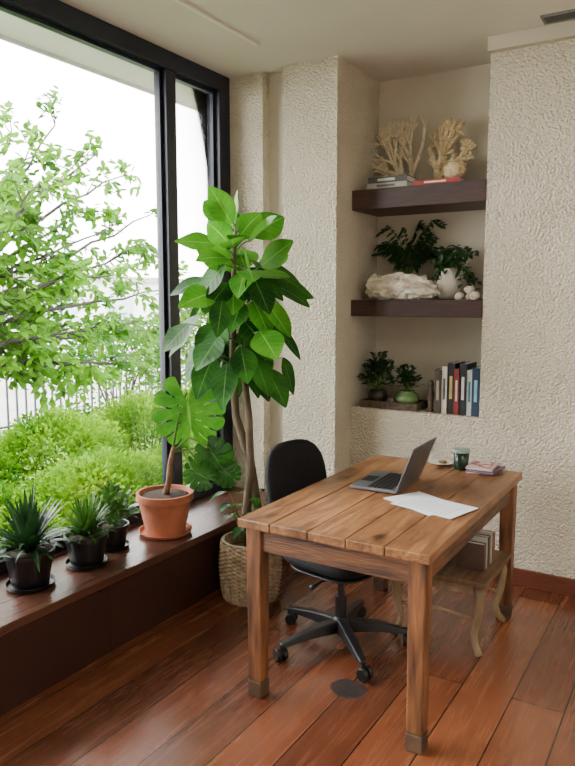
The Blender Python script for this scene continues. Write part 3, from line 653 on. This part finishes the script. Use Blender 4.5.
for i in range(36):
    a = r.uniform(0, 2*PI); rd = V((math.cos(a)+.5, math.sin(a)*.6-.15, 0)); e = r.uniform(-1.1, 1.3)
    p0 = V((0, 0, .18))
    pts = [p0, p0+rd*.05+V((0, 0, .06+.06*max(0, e))), p0+rd*.10+V((0, 0, .1*e)), p0+rd*.12+V((0, 0, .13*e-.03))]
    s_.tube(pts, [.0025, .002, .002, .001], 4)
    for k in range(7):
        q = pts[1].lerp(pts[3], k/6)+V((r.uniform(-.015, .015), r.uniform(-.015, .015), r.uniform(-.015, .015)))
        f.leaf(q, V((r.uniform(-1, 1), r.uniform(-1, .6), r.uniform(-.8, .7))), V((0, -.6, 1)), .05, .028, droop=.3, segs=3)
for bb_ in (f, s_):
    for v in bb_.bm.verts:
        v.co.x = min(v.co.x, XN1-.02-vz.location.x); v.co.y = min(v.co.y, .15)
f.build('foliage', M['darkleaf'], vz, smooth=True); s_.build('stems', M['stem'], vz)
for (u, sc, dy, lb) in ((460, 1, 0, 'round pale stone on the lower shelf, nearest the white vase'), (469, .8, .015, 'smallest pale stone on the lower shelf'), (476, 1.1, -.01, 'pale stone at the right end of the lower shelf')):
    tag(MB().blob((0, 0, .022*sc), (.026*sc, .024*sc, .023*sc), 3, .3, 4).build('stone', M['stone'], loc=(nx(u, 292, 4.05), 4.04+dy, Z2-.001), smooth=True), lb, 'stone', 'stones on the lower shelf')
tag(MB().blob((0, 0, .022), (.03, .026, .023), 3, .3, 3).build('stone', M['stone'], loc=(nx(469, 282, 4.05)+.002, 4.06, Z2+.036), smooth=True), 'pale stone resting on top of the other stones on the lower shelf', 'stone', 'stones on the lower shelf')
# ---------------------------------------------------------------- niche, bottom
tx0, tx1 = nx(364, 405, 4.1), nx(421, 405, 4.1)
tr_ = MB(); tr_.box(tx0, tx1, 4.03, 4.25, 0, .012).box(tx0, tx1, 4.03, 4.042, .012, .045).box(tx0, tx1, 4.238, 4.25, .012, .045).box(tx0, tx0+.012, 4.042, 4.238, .012, .045).box(tx1-.012, tx1, 4.042, 4.238, .012, .045)
tl = V(((tx0+tx1)/2, 4.14, Z3)); tr_.bm.transform(Matrix.Translation((-tl.x, -tl.y, 0)))
tag(tr_.build('tray', M['tray'], loc=tl, bevel=.003), 'low dark woven tray under the small pots in the bottom of the niche', 'tray')
zt = Z3+.0125
sp = thing('potted_succulent', 'dark leafy plant in a round dark pot on the woven tray', 'plant', (nx(378, 395, 4.14), 4.14, zt), 0, 'small plants in the niche')
MB().lathe([(.03, 0), (.055, .02), (.066, .055), (.055, .09), (.045, .095), (.003, .085)], 28).build('pot', M['darkcer'], sp, smooth=True)
bushy(sp, 150, .12, .23, .09, .075, 13, M['darkleaf'])
d2 = thing('small_pot', 'small brown round pot between the two plants on the tray', 'pot', (nx(392, 400, 4.09)+.0, 4.075, zt))
MB().lathe([(.018, 0), (.028, .015), (.03, .035), (.02, .05), (.022, .055), (.003, .05)], 20).build('body', cmat((86, 74, 60)), d2, smooth=True)
gp = thing('potted_succulent', 'leafy plant in a shiny round green bowl on the woven tray', 'plant', (nx(407, 395, 4.14), 4.14, zt), 0, 'small plants in the niche')
MB().lathe([(.035, 0), (.065, .018), (.078, .045), (.068, .078), (.045, .092), (.048, .1), (.003, .09)], 32).build('bowl', M['greencer'], gp, smooth=True)
bushy(gp, 100, .095, .15, .095, .065, 17, M['darkleaf'])
fgx = nx(430, 405, 4.07)
fi = MB().lathe([(.02, 0), (.022, .01), (.014, .02), (.018, .07), (.022, .11), (.013, .135), (.009, .145), (.016, .16), (.017, .178), (.01, .192), (.002, .195)], 20)
tag(fi.build('figurine', M['tray'], loc=(fgx, 4.08, Z3), smooth=True), 'slim small brown figurine standing beside the row of books', 'figurine')
bks = [(.030, .265, (58, 48, 42), 'dark brown book, leftmost upright in the niche row', (150, 140, 120)),
       (.024, .285, (186, 182, 170), 'white-spined upright book in the niche row', (60, 60, 60)),
       (.032, .305, (22, 22, 26), 'black upright book beside the white-spined one in the niche row', (170, 150, 90)),
       (.022, .275, (116, 34, 34), 'red upright book in the niche row', (190, 180, 160)),
       (.030, .305, (28, 30, 36), 'blackish navy upright book in the niche row', (190, 190, 196)),
       (.024, .27, (180, 186, 184), 'pale upright book near the right end of the niche row', (40, 110, 120)),
       (.034, .285, (26, 48, 72), 'blue upright book, rightmost in the niche row', (110, 170, 190))]
xx = nx(435, 408, 4.06)
scale_ = (XN1-.012-xx)/sum(b[0] for b in bks)
for i, (th, hh, cl, lb, stc) in enumerate(bks):
    th *= scale_
    t = book(lb, 'upright books in the bottom of the niche', (.2, hh, th-.0015), (0, 0, 0), (0, 0, 0), cl, strip=stc)
    t.rotation_euler = Matrix(((0, 0, 1), (1, 0, 0), (0, 1, 0))).to_euler(); t.location = (xx, 4.04+.006*(i % 3), Z3)
    xx += th
# ---------------------------------------------------------------- outside
ground = struct(MB().box(-9, XW-.1, -6, 14, -.4, -.3).build('floor_garden', M['grass']))
struct(MB().box(-40, -9, -12, 40, -.4, -.3).build('floor_street', M['conc']))
struct(MB().box(-3.25, XW-.06, YB-1, 7, 3.0, 3.2).box(-3.27, -3.25, YB-1, 7, 2.98, 3.22).build('ceiling_eave', M['eave']))
rg = thing('railing', 'dark metal bar railing beyond the garden hedge', 'railing', (-8.6, 6, -.3))
MB().box(-.03, .03, -6, 6, .96, 1.0).box(-.02, .02, -6, 6, .1, .13).build('handrail', M['rail'], rg)
pb_ = MB()
for i in range(75): pb_.box(-.012, .012, -5.98+i*.16, -5.956+i*.16, 0, .96)
pb_.build('balusters', M['rail'], rg)
bl = thing('distant_building', 'pale low building beyond the street behind the tree', 'building', (-20, 12, -.3))
MB().box(-1, 1, -14, 12, 0, 2.6).build('walls', M['farwall'], bl)
MB().box(-1.2, 1.2, -14.2, 12.2, 2.6, 2.8).build('roof', M['conc'], bl)
for i in range(9): MB().box(1.0, 1.02, -13+i*2.8, -11.6+i*2.8, 1.0, 2.0).build('building_window', cmat((150, 160, 170)), bl)
# tree
rr = random.Random(77)
tb = V((-5.7, 3.0, -.3)); tree = thing('garden_tree', 'light green leafy tree with thin spreading branches outside the window', 'tree', tb)
fork = V((-5.7, 3.1, 1.1)); tk = MB(); tl_ = MB()
tk.tube([tb, tb+V((.03, .02, .7)), fork], [.1, .085, .07], 12, .2)
targets = [(12, 135, -5.6), (55, 125, -5.9), (95, 155, -5.3), (125, 175, -5.8), (38, 185, -5.0), (85, 210, -6.0), (140, 245, -5.3), (162, 290, -5.6), (115, 275, -5.0), (55, 255, -5.6), (145, 330, -6.0), (90, 330, -5.2), (50, 365, -5.3), (110, 375, -5.8), (10, 230, -5.2), (70, 300, -6.2), (190, 310, -6.0), (20, 310, -5.9), (150, 215, -6.1), (30, 350, -6.2), (25, 160, -5.3), (5, 185, -6.0), (70, 170, -5.5), (110, 230, -5.7), (135, 360, -5.2), (160, 255, -5.9)]
for (u, v, X) in targets:
    tg = at_x(u, v, X); mid = fork.lerp(tg, .5)+V((rr.uniform(-.3, .3), rr.uniform(-.2, .2), rr.uniform(-.1, .35)))
    P = []
    for k in range(11):
        t = k/10; P.append(fork*(1-t)**2+mid*2*t*(1-t)+tg*t*t+V((rr.uniform(-.04, .04), rr.uniform(-.04, .04), rr.uniform(-.04, .04)))*(1 if 0 < k < 10 else 0))
    tk.tube(P, [.028*(1-.85*k/10)+.004 for k in range(11)], 6)
    for k in range(12):
        t = .25+.75*k/11; j = min(9, int(t*10)); q = P[j].lerp(P[j+1], t*10-j) if j < 9 else P[10]
        dd = (P[min(10, j+1)]-P[j]).normalized()*.5+V((rr.uniform(-1, 1), rr.uniform(-1, 1), rr.uniform(-.7, .7))); dd.normalize()
        Lt = rr.uniform(.2, .36); e = q+dd*Lt; tk.tube([q, q.lerp(e, .5)+V((0, 0, .03)), e], [.007, .005, .003], 4)
        for m_ in range(24):
            s_ = .3+.75*m_/23; b0 = q.lerp(e, s_)+V((0, 0, .03*math.sin(PI*s_)))+V((rr.uniform(-.06, .06), rr.uniform(-.06, .06), rr.uniform(-.06, .06)))
            ld_ = dd*.6+V((rr.uniform(-1, 1), rr.uniform(-1, 1), rr.uniform(-.9, .5))); tl_.leaf(b0, ld_, V((rr.uniform(-.2, 1.2), rr.uniform(-.9, .3), .8)), rr.uniform(.08, .12), rr.uniform(.045, .06), droop=.12, fold=.1, segs=4, tipw=.9)
tk.build('trunk', M['treebark'], tree, world=True, smooth=True); tl_.build('foliage', M['treeleaf'], tree, world=True, smooth=True)
# hedge bushes
def bush(name, label, loc, rad, n_, lsz, m, seed, grp):
    t = thing(name, label, 'shrub', loc, 0, grp); r = random.Random(seed); f = MB(); s_ = MB()
    for i in range(n_):
        a = r.uniform(0, 2*PI); el = math.asin(r.uniform(-.35, 1)); q = r.uniform(.72, 1.0)*(.96+.04*math.sin(a*3+el*4))
        nrm = V((math.cos(a)*math.cos(el), math.sin(a)*math.cos(el), math.sin(el)))
        mxn = max(abs(nrm.x), abs(nrm.y), 1e-3)/max(1e-3, math.hypot(nrm.x, nrm.y)); sx = 1/mxn**.75
        p = V((nrm.x*rad[0]*q*sx, nrm.y*rad[1]*q*sx, rad[2]*.35+(abs(nrm.z)**.6*(1 if nrm.z > 0 else -1))*rad[2]*.65*q)); p.z = max(.02, p.z)
        f.leaf(p, nrm+V((r.uniform(-.9, .9), r.uniform(-.9, .9), r.uniform(-.3, .9))), nrm+V((r.uniform(-.5, .5), r.uniform(-.5, .5), .5)), lsz*r.uniform(.7, 1.3), lsz*.5, droop=.2, segs=2)
    for i in range(14):
        a = i*2.4; s_.tube([(0, 0, 0), (math.cos(a)*rad[0]*.35, math.sin(a)*rad[1]*.35, rad[2]*.45), (math.cos(a)*rad[0]*.65, math.sin(a)*rad[1]*.65, rad[2]*.75)], [.012, .008, .003], 5)
    f.build('foliage', m, t); s_.build('stems', M['treebark'], t); return t
b1 = bush('hedge_shrub', 'bright green rounded shrub just outside the glass, nearest the camera', (-3.55, 2.33, -.3), (.5, .5, .9), 7500, .052, M['hedge'], 1, 'shrubs outside the window')
for i, (x, y, rz, sc, lb) in enumerate([(-3.55, 3.41, PI/2, (.99, .99, 1), 'bright green rounded shrub outside the glass behind the black pots'), (-3.55, 4.49, PI, (.98, .98, .97), 'bright green shrub outside the glass behind the monstera'), (-3.6, 5.58, PI*1.5, (1, 1, 1), 'bright green shrub outside seen past the fig tree'), (-4.72, 2.9, PI/2, (1, 1, 1.16), 'bright green shrub in the second row below the railing'), (-4.72, 4.0, PI, (1, 1, 1.13), 'bright green shrub in the second row under the tree'), (-4.72, 5.1, 0, (1, 1, 1.16), 'bright green shrub in the second row toward the dark mullion'), (-4.75, 6.22, PI/2, (1.02, 1.02, 1.18), 'bright green shrub in the second row seen through the narrow pane')]):
    dup(b1, (x, y, -.3), rz, lb, sc)
b2 = bush('garden_shrub', 'taller mid-green shrub behind the hedge, left of the mullion', (-7.3, 7.3, -.3), (.8, .8, 1.75), 3600, .1, M['hedge2'], 2, 'tall shrubs outside')
dup(b2, (-7.3, 9.4, -.3), PI/2, 'taller mid-green shrub seen through the narrow pane', (1.1, 1.1, 1.15))
# ---------------------------------------------------------------- light
wd = bpy.data.worlds.new('world'); SC.world = wd; wd.use_nodes = True
bg = wd.node_tree.nodes['Background']; bg.inputs['Color'].default_value = (1, .985, .965, 1); bg.inputs['Strength'].default_value = 19
def area(name, loc, rot, sx, sy, pw, col, portal=False):
    l = bpy.data.lights.new(name, 'AREA'); l.shape = 'RECTANGLE'; l.size = sx; l.size_y = sy; l.energy = pw; l.color = col
    o = bpy.data.objects.new(name, l); COL.objects.link(o); o.location = loc; o.rotation_euler = rot
    if portal: l.cycles.is_portal = True
    return o
area('window_portal', (XW-.1, (YB+YP)/2, (ZL+CZ)/2), (0, -PI/2, 0), CZ-ZL, YP-YB, 1, (1, 1, 1), True)
area('fill_light', (.9, .9, CZ-.02), (0, 0, 0), 1.6, 1.6, 50, (1, .93, .86))  # unseen fill light added near the ceiling to brighten the room
print('done')
